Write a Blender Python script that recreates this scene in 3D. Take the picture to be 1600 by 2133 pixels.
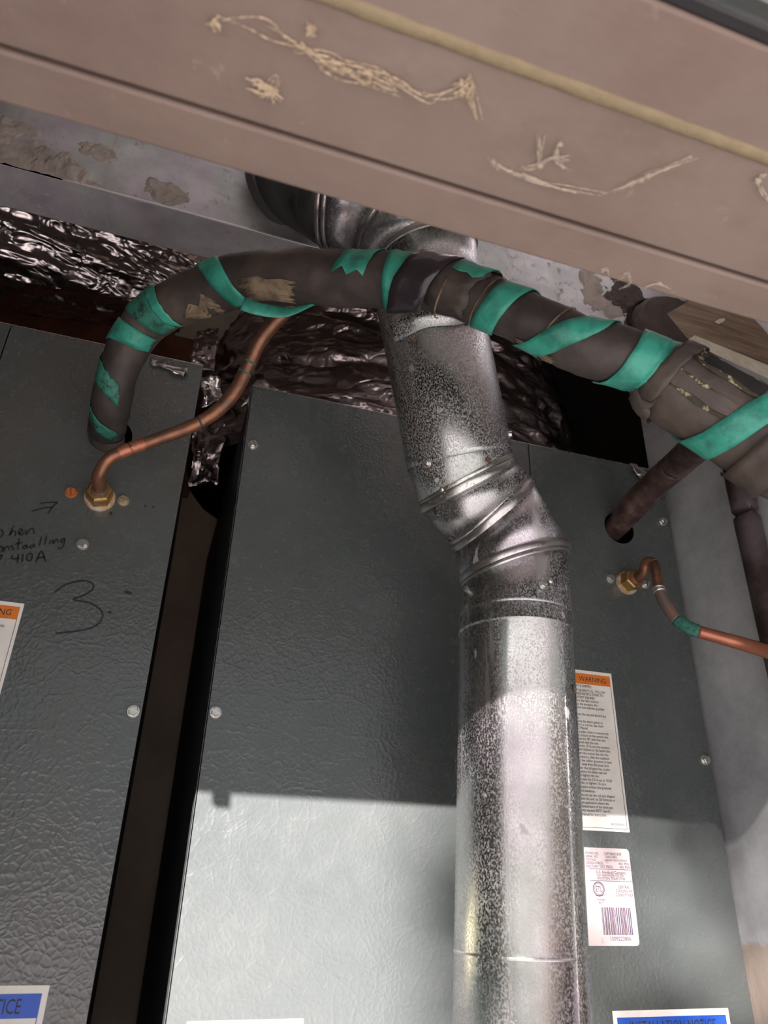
import bpy, bmesh, math, random
import numpy as np
from mathutils import Vector, Matrix, noise as mnoise

random.seed(7)
for o in list(bpy.data.objects): bpy.data.objects.remove(o)
scene = bpy.context.scene
COL = scene.collection

# ------------------------------------------------------------------ camera
Z0 = 1.65                                   # height of the lens above the closet floor
F = 1480.0
CC = np.array([800.0, 1066.5])
_v = np.array([90, -2921, F]); _v /= np.linalg.norm(_v)
_h = np.array([5300, 909, F]); _h -= _v * (_h @ _v); _h /= np.linalg.norm(_h)
RW = np.stack([_h, np.cross(_v, _h), _v])   # world axes seen in the camera's axes
def ray(x, y):
    d = RW @ np.array([x - CC[0], y - CC[1], F]); return d / np.linalg.norm(d)
def P(x, y, Y):                             # point on the vertical plane at depth Y
    d = ray(x, y); p = d * (Y / d[1]); return Vector((p[0], p[1], p[2] + Z0))
def PX(x, y, X):
    d = ray(x, y); p = d * (X / d[0]); return Vector((p[0], p[1], p[2] + Z0))
def PZ(x, y, Z):
    d = ray(x, y); p = d * (Z / d[2]); return Vector((p[0], p[1], p[2] + Z0))
def pxm(p):                                 # metres per pixel at a point
    q = RW.T @ np.array([p[0], p[1], p[2] - Z0]); return q[2] / F

cam = bpy.data.cameras.new('camera')
cam.sensor_fit = 'HORIZONTAL'; cam.sensor_width = 36.0; cam.lens = F / 1600 * 36.0
cam.clip_start = 0.01; cam.clip_end = 200
cam.dof.use_dof = True; cam.dof.focus_distance = 0.68; cam.dof.aperture_fstop = 11.0
camo = bpy.data.objects.new('camera', cam); COL.objects.link(camo)
right = Vector(RW @ np.array([1, 0, 0])); up = Vector(RW @ np.array([0, -1, 0])); back = Vector(RW @ np.array([0, 0, -1]))
camo.matrix_world = Matrix(((right.x, up.x, back.x, 0), (right.y, up.y, back.y, 0), (right.z, up.z, back.z, Z0), (0, 0, 0, 1)))
scene.camera = camo

# ------------------------------------------------------------------ sky, sun, exposure
SUN_AZ, SUN_SLOPE = math.radians(27), 0.49
SUN_EL = math.atan(SUN_SLOPE * math.cos(SUN_AZ))
w = bpy.data.worlds.new('sky'); scene.world = w; w.use_nodes = True
bg = w.node_tree.nodes['Background']; bg.inputs[0].default_value = (0.92, 0.96, 1.0, 1); bg.inputs[1].default_value = 0.55
sl = bpy.data.lights.new('sun', 'SUN'); sl.energy = 28.5; sl.color = (1.0, 0.865, 0.868); sl.angle = math.radians(0.53)
so = bpy.data.objects.new('sun', sl); COL.objects.link(so)
sdir = Vector((-math.sin(SUN_AZ) * math.cos(SUN_EL), -math.cos(SUN_AZ) * math.cos(SUN_EL), math.sin(SUN_EL)))
so.rotation_euler = sdir.to_track_quat('Z', 'Y').to_euler(); so.location = (-2, -4, 5)
scene.view_settings.view_transform = 'Standard'; scene.view_settings.look = 'None'
scene.view_settings.gamma = 1.0; scene.view_settings.use_curve_mapping = False
scene.view_settings.exposure = 0.0

# ------------------------------------------------------------------ mesh helpers
class MB:
    def __init__(s): s.v = []; s.f = []
    def add(s, vs, fs):
        b = len(s.v); s.v += [tuple(v) for v in vs]; s.f += [tuple(i + b for i in f) for f in fs]; return s
    def box(s, x0, x1, y0, y1, z0, z1):
        return s.add([(x0,y0,z0),(x1,y0,z0),(x1,y1,z0),(x0,y1,z0),(x0,y0,z1),(x1,y0,z1),(x1,y1,z1),(x0,y1,z1)],
                     [(0,3,2,1),(4,5,6,7),(0,1,5,4),(1,2,6,5),(2,3,7,6),(3,0,4,7)])
    def rings(s, rings, cap=(True, True), close=True):
        n = len(rings[0]); vs = [p for r in rings for p in r]; fs = []
        for i in range(len(rings) - 1):
            for j in range(n if close else n - 1):
                k = (j + 1) % n
                fs.append((i*n + j, i*n + k, (i+1)*n + k, (i+1)*n + j))
        if cap[0]: fs.append(tuple(range(n - 1, -1, -1)))
        if cap[1]: fs.append(tuple((len(rings) - 1)*n + j for j in range(n)))
        return s.add(vs, fs)
    def build(s, name, mat, parent=None, smooth=False, bevel=0, solid=0, angle=40):
        me = bpy.data.meshes.new(name); me.from_pydata(s.v, [], s.f); me.update()
        bm = bmesh.new(); bm.from_mesh(me); bmesh.ops.recalc_face_normals(bm, faces=bm.faces); bm.to_mesh(me); bm.free()
        if smooth:
            me.polygons.foreach_set('use_smooth', [True] * len(me.polygons))
            if angle < 180: me.set_sharp_from_angle(angle=math.radians(angle))
        me.materials.append(M[mat])
        o = bpy.data.objects.new(name, me); COL.objects.link(o)
        if parent: o.parent = parent
        if solid:
            m = o.modifiers.new('s', 'SOLIDIFY'); m.thickness = solid; m.offset = 0
        if bevel:
            m = o.modifiers.new('b', 'BEVEL'); m.width = bevel; m.segments = 2; m.limit_method = 'ANGLE'
        return o

def tag(o, label=None, cat=None, group=None, kind=None):
    if label: o['label'] = label
    if cat: o['category'] = cat
    if group: o['group'] = group
    if kind: o['kind'] = kind
    return o
def thing(name, label, cat, group=None):
    o = bpy.data.objects.new(name, None); COL.objects.link(o); o.empty_display_size = .02
    return tag(o, label, cat, group)
def struct(o): o['kind'] = 'structure'; return o

def catmull(pts, n):
    pts = [np.array(p, float) for p in pts]
    a = [2*pts[0] - pts[1]] + pts + [2*pts[-1] - pts[-2]]
    out = []
    for i in range(1, len(a) - 2):
        p0, p1, p2, p3 = a[i-1], a[i], a[i+1], a[i+2]
        for k in range(n):
            t = k / n
            out.append(.5*((2*p1) + (-p0+p2)*t + (2*p0-5*p1+4*p2-p3)*t*t + (-p0+3*p1-3*p2+p3)*t**3))
    out.append(a[-2]); return np.array(out)

REF = Vector((-0.25, -0.80, -0.52)).normalized()     # the open side of the closet
class Sweep:
    """smooth tube through points (x,y,z,r); theta 0 = open side, 90 = up"""
    def __init__(s, pts, n=8, wob=0, seed=0, wfreq=60):
        c = catmull(pts, n); s.c = c; s.N = len(c); s.wob = wob; s.seed = seed; s.wfreq = wfreq
        d = np.gradient(c[:, :3], axis=0); s.T = d / np.linalg.norm(d, axis=1)[:, None]
        L = np.r_[0, np.cumsum(np.linalg.norm(np.diff(c[:, :3], axis=0), axis=1))]; s.L = L
    def at(s, l):
        l = min(max(l, 0), s.L[-1]); c = np.array([np.interp(l, s.L, s.c[:, i]) for i in range(4)])
        T = Vector([np.interp(l, s.L, s.T[:, i]) for i in range(3)]).normalized()
        A = (REF - T * REF.dot(T)).normalized(); B = T.cross(A)
        if B.z < 0: B = -B
        return Vector(c[:3]), T, A, B, c[3]
    def surf(s, l, th, off=0):
        p, T, A, B, r = s.at(l)
        d = A * math.cos(th) + B * math.sin(th)
        if s.wob:
            q = (p + d * r)
            r += s.wob * (mnoise.noise(q * s.wfreq + Vector((s.seed, 0, 0))) + .5 * mnoise.noise(q * s.wfreq * 2.3 + Vector((0, s.seed, 0))))
        return p + d * (r + off)
    def near(s, x, y):
        best = None
        for i in range(s.N):
            q = RW.T @ np.array([s.c[i, 0], s.c[i, 1], s.c[i, 2] - Z0]); u = CC + F * q[:2] / q[2]
            e = (u[0]-x)**2 + (u[1]-y)**2
            if best is None or e < best[0]: best = (e, s.L[i])
        return best[1]
    def tube(s, l0=0, l1=None, step=None, seg=20, off=0, mb=None):
        l1 = s.L[-1] if l1 is None else l1; n = max(2, int((l1 - l0) / (step or .004)) + 1)
        mb = mb or MB()
        mb.rings([[s.surf(l0 + (l1-l0)*i/(n-1), 2*math.pi*j/seg, off) for j in range(seg)] for i in range(n)]); return mb
    def tape(s, lc, width, shift, th0=-100, th1=100, off=.0012, ragged=0, seed=1, nu=5, nv=26, lift=0):
        """a band wrapped round the tube; shift = how far it runs along the tube from top to bottom"""
        rnd = random.Random(seed); rows = []
        jag = [rnd.uniform(-1, 1) for _ in range(nu)]; jag2 = [rnd.uniform(-1, 1) for _ in range(nu)]
        for i in range(nv + 1):
            row = []
            for j in range(nu):
                a0 = th0 + ragged * jag[j]; a1 = th1 + ragged * jag2[j]
                th = a0 + (a1 - a0) * i / nv
                l = lc + (j/(nu-1) - .5) * width + shift * th / 180.0
                if ragged > 10: l += .16*width*mnoise.noise((i*.55, j*.8, seed*3.3))
                else: l += .035*width*mnoise.noise((i*.3, j, seed*3.3))
                fl = lift * max(0, (th1 - th) / (th1 - th0) - .75) * 4 if lift else 0
                row.append(s.surf(l, math.radians(th), off + fl))
            rows.append(row)
        return MB().rings(rows, cap=(False, False), close=False)

def ptr(x, y, Y, hw):                        # pixel + depth + half width in pixels -> sweep point
    p = P(x, y, Y); return (p.x, p.y, p.z, hw * pxm(p))

# ------------------------------------------------------------------ materials
M = {}
def mat(name, col, rough=.5, metal=0.0, spec=.5, var=None, vscale=8, bump=0, bscale=80, col2=None, thr=(.5, .6), det=6):
    """principled + optional two-colour noise patches + noise bump, object coordinates"""
    m = bpy.data.materials.new(name); m.use_nodes = True; nt = m.node_tree; b = nt.nodes['Principled BSDF']
    b.inputs['Base Color'].default_value = (*col, 1); b.inputs['Roughness'].default_value = rough
    b.inputs['Metallic'].default_value = metal; b.inputs['Specular IOR Level'].default_value = spec
    N = nt.nodes.new; L = nt.links.new
    tc = N('ShaderNodeTexCoord')
    if col2:
        nz = N('ShaderNodeTexNoise'); nz.inputs['Scale'].default_value = vscale; nz.inputs['Detail'].default_value = det
        nz.inputs['Roughness'].default_value = .65
        L(tc.outputs['Object'], nz.inputs['Vector'])
        rp = N('ShaderNodeValToRGB'); rp.color_ramp.elements[0].position = thr[0]; rp.color_ramp.elements[1].position = thr[1]
        rp.color_ramp.elements[0].color = (*col, 1); rp.color_ramp.elements[1].color = (*col2, 1)
        L(nz.outputs['Fac'], rp.inputs[0]); L(rp.outputs[0], b.inputs['Base Color'])
    if bump:
        n2 = N('ShaderNodeTexNoise'); n2.inputs['Scale'].default_value = bscale; n2.inputs['Detail'].default_value = 4
        L(tc.outputs['Object'], n2.inputs['Vector'])
        bp = N('ShaderNodeBump'); bp.inputs['Strength'].default_value = bump; bp.inputs['Distance'].default_value = .002
        L(n2.outputs['Fac'], bp.inputs['Height']); L(bp.outputs[0], b.inputs['Normal'])
    M[name] = m; return m
def nodes(name): nt = M[name].node_tree; return nt, nt.nodes['Principled BSDF'], nt.nodes.new, nt.links.new
def ramp(N, L, src, p0, p1, c0, c1):
    r = N('ShaderNodeValToRGB'); e = r.color_ramp.elements
    e[0].position = p0; e[1].position = p1; e[0].color = (*c0, 1); e[1].color = (*c1, 1); L(src, r.inputs[0]); return r.outputs[0]
def noise_tex(N, L, vec, scale, det=5, rough=.6, sc=None, dist=0):
    if sc:
        mp = N('ShaderNodeMapping'); mp.inputs['Scale'].default_value = sc; L(vec, mp.inputs[0]); vec = mp.outputs[0]
    n = N('ShaderNodeTexNoise'); n.inputs['Scale'].default_value = scale; n.inputs['Detail'].default_value = det
    n.inputs['Roughness'].default_value = rough; n.inputs['Distortion'].default_value = dist; L(vec, n.inputs['Vector']); return n.outputs['Fac']
def mixc(N, L, fac, a, b, mode='MIX'):
    m = N('ShaderNodeMix'); m.data_type = 'RGBA'; m.blend_type = mode
    for k, v in ((0, fac), (6, a), (7, b)):
        if isinstance(v, (tuple, list)): m.inputs[k].default_value = (*v, 1) if len(v) == 3 else v
        elif isinstance(v, (int, float)): m.inputs[k].default_value = v
        else: L(v, m.inputs[k])
    return m.outputs[2]
def math_n(N, L, op, a, b=0.0, clamp=False):
    m = N('ShaderNodeMath'); m.operation = op; m.use_clamp = clamp
    for k, v in ((0, a), (1, b)):
        if isinstance(v, (int, float)): m.inputs[k].default_value = v
        else: L(v, m.inputs[k])
    return m.outputs[0]

# painted cabinet steel with a leather grain
def cabinet_paint(name, dirt):
    mat(name, (.105, .122, .118), rough=.34, spec=.9); nt, b, N, L = nodes(name)
    tc = N('ShaderNodeTexCoord'); v = tc.outputs['Object']
    nz = noise_tex(N, L, v, 9, 4); nd = noise_tex(N, L, v, 60, 3)
    c = ramp(N, L, nz, .3, .75, (.066, .081, .077), (.081, .094, .090))
    if dirt:
        d1 = noise_tex(N, L, v, 5, 9, .72, sc=(1.6, 1, .8)); dm = ramp(N, L, d1, .48, .70, (0, 0, 0), (1, 1, 1))
        c = mixc(N, L, math_n(N, L, 'MULTIPLY', dm, .55), c, (.085, .072, .058))
        d2 = noise_tex(N, L, v, 38, 6, .7); sm = ramp(N, L, d2, .66, .74, (0, 0, 0), (1, 1, 1))
        c = mixc(N, L, math_n(N, L, 'MULTIPLY', sm, .6), c, (.03, .03, .028))
    L(c, b.inputs['Base Color'])
    # grain: warped creases at two sizes
    wv = N('ShaderNodeTexNoise'); wv.inputs['Scale'].default_value = 26; L(v, wv.inputs['Vector'])
    mx = N('ShaderNodeVectorMath'); mx.operation = 'MULTIPLY_ADD'; L(wv.outputs['Color'], mx.inputs[0]); mx.inputs[1].default_value = (.012, .012, .012); L(v, mx.inputs[2])
    hs = []
    for sc, lo, hi in ((44, 0, .07), (185, 0, .26)):
        vo = N('ShaderNodeTexVoronoi'); vo.feature = 'DISTANCE_TO_EDGE'; vo.inputs['Scale'].default_value = sc; L(mx.outputs[0], vo.inputs['Vector'])
        hs.append(ramp(N, L, vo.outputs['Distance'], lo, hi, (1, 1, 1), (0, 0, 0)))
    h = math_n(N, L, 'ADD', math_n(N, L, 'MULTIPLY', hs[0], .35), math_n(N, L, 'MULTIPLY', hs[1], .42))
    h = math_n(N, L, 'ADD', h, math_n(N, L, 'MULTIPLY', nd, .3))
    bp = N('ShaderNodeBump'); bp.inputs['Strength'].default_value = .24; bp.inputs['Distance'].default_value = .0012
    L(h, bp.inputs['Height']); L(bp.outputs[0], b.inputs['Normal'])
    rr = ramp(N, L, nd, .3, .7, (.17, .17, .17), (.32, .32, .32)); L(rr, b.inputs['Roughness'])
cabinet_paint('cabinet_paint', False); cabinet_paint('cabinet_paint_dirty', True)
mat('cabinet_side', (.03, .03, .034), rough=.55)
mat('dark_inside', (.012, .011, .010), rough=.9)  # near-black colour that stands in for the dark inside openings

# galvanised steel with white oxide speckle and run marks
def galv(name, base, oxide, amount, streak, rough=.30, fine=420):
    mat(name, base, rough=rough, metal=1.0); nt, b, N, L = nodes(name)
    tc = N('ShaderNodeTexCoord'); v = tc.outputs['Object']
    sp = noise_tex(N, L, v, fine, 4, .65, sc=(1, 1, .7)); sm = ramp(N, L, sp, .57 - .12*amount, .69 - .10*amount, (0, 0, 0), (1, 1, 1))
    pz = noise_tex(N, L, v, 22, 5, .6, sc=(1, 1, .35)); pm = ramp(N, L, pz, .36, .62, (.15, .15, .15), (1, 1, 1))
    st = noise_tex(N, L, v, 46, 6, .7, sc=(1, 1, .05)); stm = ramp(N, L, st, .58, .72, (0, 0, 0), (1, 1, 1))
    bl = noise_tex(N, L, v, 75, 3, .5, sc=(1, 1, .6)); blm = ramp(N, L, bl, .69, .72, (0, 0, 0), (.85, .85, .85))
    f = math_n(N, L, 'MULTIPLY', sm, pm)
    f = math_n(N, L, 'MAXIMUM', f, math_n(N, L, 'MULTIPLY', stm, streak)); f = math_n(N, L, 'MAXIMUM', f, blm, True)
    sb = noise_tex(N, L, v, 30, 3, .5); basec = ramp(N, L, sb, .3, .7, tuple(x*.8 for x in base), tuple(min(1, x*1.15) for x in base))
    ti = noise_tex(N, L, v, 16, 2, .5, sc=(1, 1, .5)); tint = ramp(N, L, ti, .35, .65, (.93, 1.0, .94), (1.0, .92, .99))
    basec = mixc(N, L, 1.0, basec, tint, 'MULTIPLY')
    L(mixc(N, L, f, basec, oxide), b.inputs['Base Color'])
    L(math_n(N, L, 'SUBTRACT', 1.0, math_n(N, L, 'MULTIPLY', f, .85)), b.inputs['Metallic'])
    L(math_n(N, L, 'ADD', rough, math_n(N, L, 'MULTIPLY', f, .4)), b.inputs['Roughness'])
    br = noise_tex(N, L, v, 900, 2, .5, sc=(1, 1, .12))
    bp = N('ShaderNodeBump'); bp.inputs['Strength'].default_value = .12; bp.inputs['Distance'].default_value = .0006
    L(math_n(N, L, 'ADD', br, math_n(N, L, 'MULTIPLY', sm, .8)), bp.inputs['Height']); L(bp.outputs[0], b.inputs['Normal'])
galv('galvanised', (.44, .45, .45), (.44, .44, .43), .66, .55, rough=.25, fine=800)
galv('galvanised_clean', (.50, .50, .51), (.36, .36, .36), .15, .25, rough=.27)
galv('galvanised_bead', (.55, .55, .53), (.34, .32, .28), .2, .3, rough=.28)
galv('galvanised_duct', (.60, .585, .61), (.42, .41, .42), .1, .75, rough=.42, fine=160)
for k_, f_ in (('galvanised_duct', .45), ('galvanised_clean', .8)):
    nt, b, N, L = nodes(k_); l0 = b.inputs['Metallic'].links[0]; src = l0.from_socket; L(math_n(N, L, 'MULTIPLY', src, f_), b.inputs['Metallic'])
mat('cleat', (.75, .75, .74), rough=.35, metal=.55)
mat('zinc_screw', (.62, .62, .58), rough=.32, metal=.9)
mat('yellow_screw', (.50, .45, .30), rough=.4, metal=.8)
mat('rusty_screw', (.45, .14, .04), rough=.7, metal=.2)
mat('rust', (.10, .05, .025), rough=.85, col2=(.22, .17, .12), vscale=300, thr=(.45, .6))
mat('brass', (.42, .28, .10), rough=.38, metal=.85, col2=(.25, .14, .05), vscale=90, thr=(.5, .7))
mat('brass_oxide', (.50, .30, .12), rough=.6, metal=.3, col2=(.55, .53, .46), vscale=120, thr=(.45, .55))
mat('copper', (.30, .135, .078), rough=.42, metal=.7, col2=(.13, .085, .058), vscale=55, thr=(.40, .66), bump=.1, bscale=300)
mat('copper_clean', (.46, .19, .115), rough=.42, metal=.7, col2=(.40, .15, .09), vscale=50, thr=(.4, .6))
mat('copper_dull', (.20, .16, .14), rough=.5, metal=.5, col2=(.35, .16, .08), vscale=45, thr=(.48, .6))
mat('verdigris', (.035, .17, .125), rough=.7, col2=(.015, .07, .05), vscale=220, thr=(.45, .62), bump=.3, bscale=400)
mat('dark_copper', (.055, .032, .028), rough=.42, metal=.35, col2=(.17, .11, .09), vscale=48, thr=(.44, .66), bump=.25, bscale=120)
mat('old_pipe', (.030, .019, .016), rough=.5, metal=.25, col2=(.095, .075, .08), vscale=9, thr=(.44, .58), bump=.15, bscale=200)
mat('foam', (.042, .035, .032), rough=.56, spec=.42, col2=(.125, .098, .076), vscale=11, thr=(.46, .74), bump=.35, bscale=110, det=9)
mat('foam_tan', (.24, .185, .115), rough=.9, col2=(.10, .075, .05), vscale=90, thr=(.38, .62), bump=.5, bscale=160)
mat('foam_scuff', (.05, .045, .03), rough=.9, col2=(.42, .38, .22), vscale=140, thr=(.52, .60), bump=.6, bscale=220)
mat('black_vinyl', (.028, .022, .026), rough=.25, spec=.6, bump=.6, bscale=70)
mat('green_tape', (.045, .35, .255), rough=.42, spec=.45, col2=(.018, .15, .11), vscale=42, thr=(.44, .70), bump=.5, bscale=110)
mat('green_tape_dirty', (.03, .20, .14), rough=.6, col2=(.02, .045, .035), vscale=95, thr=(.48, .62), bump=.4, bscale=170)
mat('mastic', (.48, .43, .38), rough=.85, col2=(.36, .32, .285), vscale=40, thr=(.4, .65), bump=.8, bscale=110)
mat('mastic_dark', (.075, .058, .050), rough=.8, col2=(.115, .092, .082), vscale=26, thr=(.4, .65), bump=.8, bscale=70)
mat('header_paint', (.215, .158, .132), rough=.55, spec=.4, col2=(.262, .205, .170), vscale=7, thr=(.38, .66), bump=.12, bscale=300)
nt, b, N, L = nodes('header_paint'); tc = N('ShaderNodeTexCoord'); v = tc.outputs['Object']
src = b.inputs['Base Color'].links[0].from_socket
dm = ramp(N, L, noise_tex(N, L, v, 75, 4, .65), .66, .76, (0, 0, 0), (.55, .55, .55))
c = mixc(N, L, dm, src, (.40, .33, .25))
gm = ramp(N, L, noise_tex(N, L, v, 16, 7, .7, sc=(.6, 1.3, 1)), .50, .72, (0, 0, 0), (.5, .5, .5))
L(mixc(N, L, gm, c, (.17, .125, .105)), b.inputs['Base Color'])
mat('weatherstrip', (.30, .245, .145), rough=.95, col2=(.24, .19, .12), vscale=60, thr=(.35, .65), bump=.5, bscale=200)
mat('rubber_black', (.02, .02, .022), rough=.4, col2=(.5, .5, .52), vscale=40, thr=(.66, .70))
mat('outer_trim', (.36, .41, .36), rough=.6, col2=(.27, .31, .27), vscale=12, thr=(.4, .6))
mat('cobweb', (.56, .45, .31), rough=.95)
mat('cobweb_pale', (.58, .51, .40), rough=.95)
mat('wood_dark', (.19, .07, .035), rough=.7, col2=(.11, .04, .02), vscale=20, thr=(.4, .6))
mat('wood', (.26, .185, .11), rough=.8, bump=.3, bscale=60); nt, b, N, L = nodes('wood')
tc = N('ShaderNodeTexCoord'); g = noise_tex(N, L, tc.outputs['Object'], 18, 6, .7, sc=(.5, 5, 5))
L(ramp(N, L, g, .35, .68, (.13, .085, .05), (.36, .27, .175)), b.inputs['Base Color'])
mat('wood_cut', (.80, .78, .64), rough=.9, col2=(.66, .62, .48), vscale=80, thr=(.4, .6), bump=.5, bscale=300)
mat('label_paper', (.80, .79, .73), rough=.55, col2=(.70, .69, .62), vscale=30, thr=(.45, .7))
mat('label_pinkish', (.54, .49, .475), rough=.5, col2=(.32, .27, .25), vscale=55, thr=(.58, .70))
mat('label_yellow', (.74, .72, .46), rough=.5)
mat('label_blue', (.015, .09, .52), rough=.35, col2=(.03, .11, .48), vscale=30)
mat('label_orange', (.70, .20, .025), rough=.45, col2=(.62, .17, .02), vscale=60)
mat('ink', (.03, .03, .032), rough=.6)
mat('ink_purple', (.10, .075, .12), rough=.6)
mat('marker', (.012, .012, .012), rough=.45)
mat('concrete', (.405, .41, .41), rough=.9, col2=(.345, .35, .35), vscale=3, bump=.2)
mat('stucco', (.45, .42, .38), rough=.9, bump=.4, bscale=60)
mat('wall_dark', (.40, .33, .26), rough=.85, col2=(.30, .24, .19), vscale=5, thr=(.4, .6))
mat('leaf', (.05, .11, .03), rough=.6)
mat('flue_dark', (.11, .11, .115), rough=.45, metal=.6, col2=(.06, .06, .06), vscale=20)  # darker metal: the end gore's shade is put into its colour
mat('plaster', (.40, .37, .33), rough=.9)
# crinkled aluminium foil
def foil(name, base, rough):
    mat(name, base, rough=rough, metal=1.0); nt, b, N, L = nodes(name)
    tc = N('ShaderNodeTexCoord'); v = tc.outputs['Object']
    n1 = noise_tex(N, L, v, 22, 2, .5, dist=1.0, sc=(.5, .5, 1.2)); vo = N('ShaderNodeTexVoronoi'); vo.inputs['Scale'].default_value = 30; L(v, vo.inputs['Vector'])
    bp = N('ShaderNodeBump'); bp.inputs['Strength'].default_value = 1.0; bp.inputs['Distance'].default_value = .008
    rid = []
    for sc_ in ((.45, .45, 1.3), (1.2, 1.2, 1.2)):
        nn_ = noise_tex(N, L, v, 26, 2, .5, sc=sc_, dist=.6); rid.append(math_n(N, L, 'ABSOLUTE', math_n(N, L, 'SUBTRACT', nn_, .5)))
    L(math_n(N, L, 'ADD', math_n(N, L, 'ADD', math_n(N, L, 'MULTIPLY', rid[0], 2.4), math_n(N, L, 'MULTIPLY', rid[1], 1.2)), math_n(N, L, 'MULTIPLY', vo.outputs['Distance'], .3)), bp.inputs['Height']); L(bp.outputs[0], b.inputs['Normal'])
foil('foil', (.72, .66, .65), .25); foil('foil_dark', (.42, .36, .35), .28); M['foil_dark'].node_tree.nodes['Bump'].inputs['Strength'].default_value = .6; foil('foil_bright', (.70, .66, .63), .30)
# grey painted side wall, worn to beige plaster low down
mat('side_wall', (.2, .22, .22), rough=.45, metal=.25); nt, b, N, L = nodes('side_wall')
tc = N('ShaderNodeTexCoord'); v = tc.outputs['Object']
c = ramp(N, L, noise_tex(N, L, v, 9, 8, .7), .32, .68, (.38, .41, .42), (.68, .71, .71))
c = mixc(N, L, ramp(N, L, noise_tex(N, L, v, 260, 3, .7), .60, .70, (0, 0, 0), (.6, .6, .6)), c, (.55, .56, .55))
sx = N('ShaderNodeSeparateXYZ'); L(v, sx.inputs[0])
zz = math_n(N, L, 'ADD', sx.outputs[2], math_n(N, L, 'MULTIPLY', noise_tex(N, L, v, 14, 5, .6), .10))
c = mixc(N, L, ramp(N, L, math_n(N, L, 'SUBTRACT', zz, 1.0), .655, .66, (1, 1, 1), (0, 0, 0)), c, (.50, .44, .36))
L(c, b.inputs['Base Color'])
bp = N('ShaderNodeBump'); bp.inputs['Strength'].default_value = .35; bp.inputs['Distance'].default_value = .002
L(noise_tex(N, L, v, 60, 6, .7), bp.inputs['Height']); L(bp.outputs[0], b.inputs['Normal'])

# ------------------------------------------------------------------ the closet
D = 0.6557                                   # front plane of the two cabinets
HZ = 0.317                                   # underside of the door head above the lens
H = HZ + Z0
YI, YO = .8146 * HZ, .39 * HZ                # inner and outer edge of the door head
XJ, XJR = -0.242, 0.66                       # door jambs
XW = 0.592                                   # face of the right side wall
TOPZ = 3.00
struct(MB().box(-.75, XW + .36, YO, 1.5, -.1, 0).build('floor', 'concrete'))
struct(MB().box(-.75, XW + .26, 1.35, 1.45, 0, TOPZ).build('wall_back', 'wall_dark'))
struct(MB().box(-.75, -.65, YI, 1.35, 0, TOPZ).build('wall_left', 'plaster'))
struct(MB().box(XW, XW + .1, YI, .69, 0, TOPZ).build('wall_right', 'side_wall'))
struct(MB().box(XW + .26, XW + .36, .59, 1.45, 0, TOPZ).build('wall_right_rear', 'dark_inside'))  # wall coloured near-black to paint the shade of the deep cavity
struct(MB().box(-.75, XW + .36, YI, 1.45, TOPZ, TOPZ + .1).build('ceiling', 'wall_dark'))
fw = MB().box(-3, XJ - .04, YO + .012, YI, 0, 3.2).box(XJR + .04, 3.5, YO + .012, YI, 0, 3.2).box(XJ - .04, XJR + .04, YO + .012, YI, H + .03, Z0 + .93).box(XJ - .04, XJR + .04, YO + .012, YI, Z0 + 1.28, 3.2)   # unseen opening added above the door to brighten the duct
struct(fw.build('wall_front', 'stucco'))
struct(MB().box(-14, 14, -16, YO, -.1, -.002).build('floor_outside', 'concrete'))
yt = thing('added_shade_tree', 'added unseen leafy tree that shades the right-hand labels', 'tree'); tcx, tcy, tcz = -2.925, -6.47, Z0 + 3.45  # unseen tree, added to shade the right-hand labels from the sun
MB().rings([[(tcx + rr_*math.cos(a), tcy + rr_*math.sin(a), z) for a in [2*math.pi*j/10 for j in range(10)]] for z, rr_ in ((-.002, .05), (2.2, .035), (tcz + .5, .012))]).build('trunk', 'wood_dark', yt, smooth=True)
lf = MB(); rl = random.Random(12)
while len(lf.f) < 1700:
    q = Vector((rl.uniform(-1, 1), rl.uniform(-1, 1), rl.uniform(-1, 1)))
    if q.length > 1: continue
    p = Vector((tcx + q.x*.40, tcy + q.y*.40, tcz + q.z*.95)); ax = Vector((rl.gauss(0, 1), rl.gauss(0, 1), rl.gauss(0, .6))).normalized(); bx = ax.orthogonal().normalized(); bx = (bx*math.cos(q.x*9) + ax.cross(bx)*math.sin(q.x*9))
    lf.add([p - ax*.045, p + bx*.022 + ax*.005, p + ax*.045, p - bx*.022 + ax*.005], [(0, 1, 2, 3)])
lf.build('foliage', 'leaf', yt)['kind'] = 'stuff'

# door frame
dr = tag(thing('door_1', None, None), kind='structure')
yg = PZ(800, 345, HZ).y
yw = PZ(800, 38, HZ).y
MB().box(XJ - .04, XJR + .04, YO, yg - .0012, H, H + .03).build('head_board', 'header_paint', dr, bevel=.0015)
MB().box(XJ - .04, XJR + .04, yg + .0012, YI, H - .0006, H + .03).build('head_casing', 'header_paint', dr, bevel=.0015)
MB().box(XJ - .04, XJ, YO, YI, 0, H).build('jamb', 'header_paint', dr, bevel=.0015)
MB().box(XJR, XJR + .04, YO, YI, 0, H).build('jamb', 'header_paint', dr, bevel=.0015)
ws = MB(); n = 120; rows = []
for i in range(n + 1):
    x = XJ + (XJR - XJ) * i / n; wv = .0004 * mnoise.noise((x * 60, 0, 0)); k = .0034 + .0008 * mnoise.noise((x * 90, 3, 0))
    rows.append([(x, yw + wv + k * math.cos(a), H + .0005 - .0022 * max(0, math.sin(a))) for a in [math.pi * j / 6 for j in range(7)]])
ws.rings(rows, cap=(True, True), close=False).build('weatherstrip', 'weatherstrip', dr, smooth=True)
MB().box(XJ, XJR, YO - .006, YO - .0002, H + .0015, H + .024).build('rubber_seal', 'rubber_black', dr, bevel=.001)
for y0, y1, z0, z1 in ((-.050, .0115, .027, .040), (-.047, .0115, .041, .075), (-.075, .0115, .076, .110)):
    MB().box(XJ - .1, XJR + .1, YO + y0, YO + y1, H + z0 + .001, H + z1).build('trim_board', 'outer_trim', dr, bevel=.002)
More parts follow.
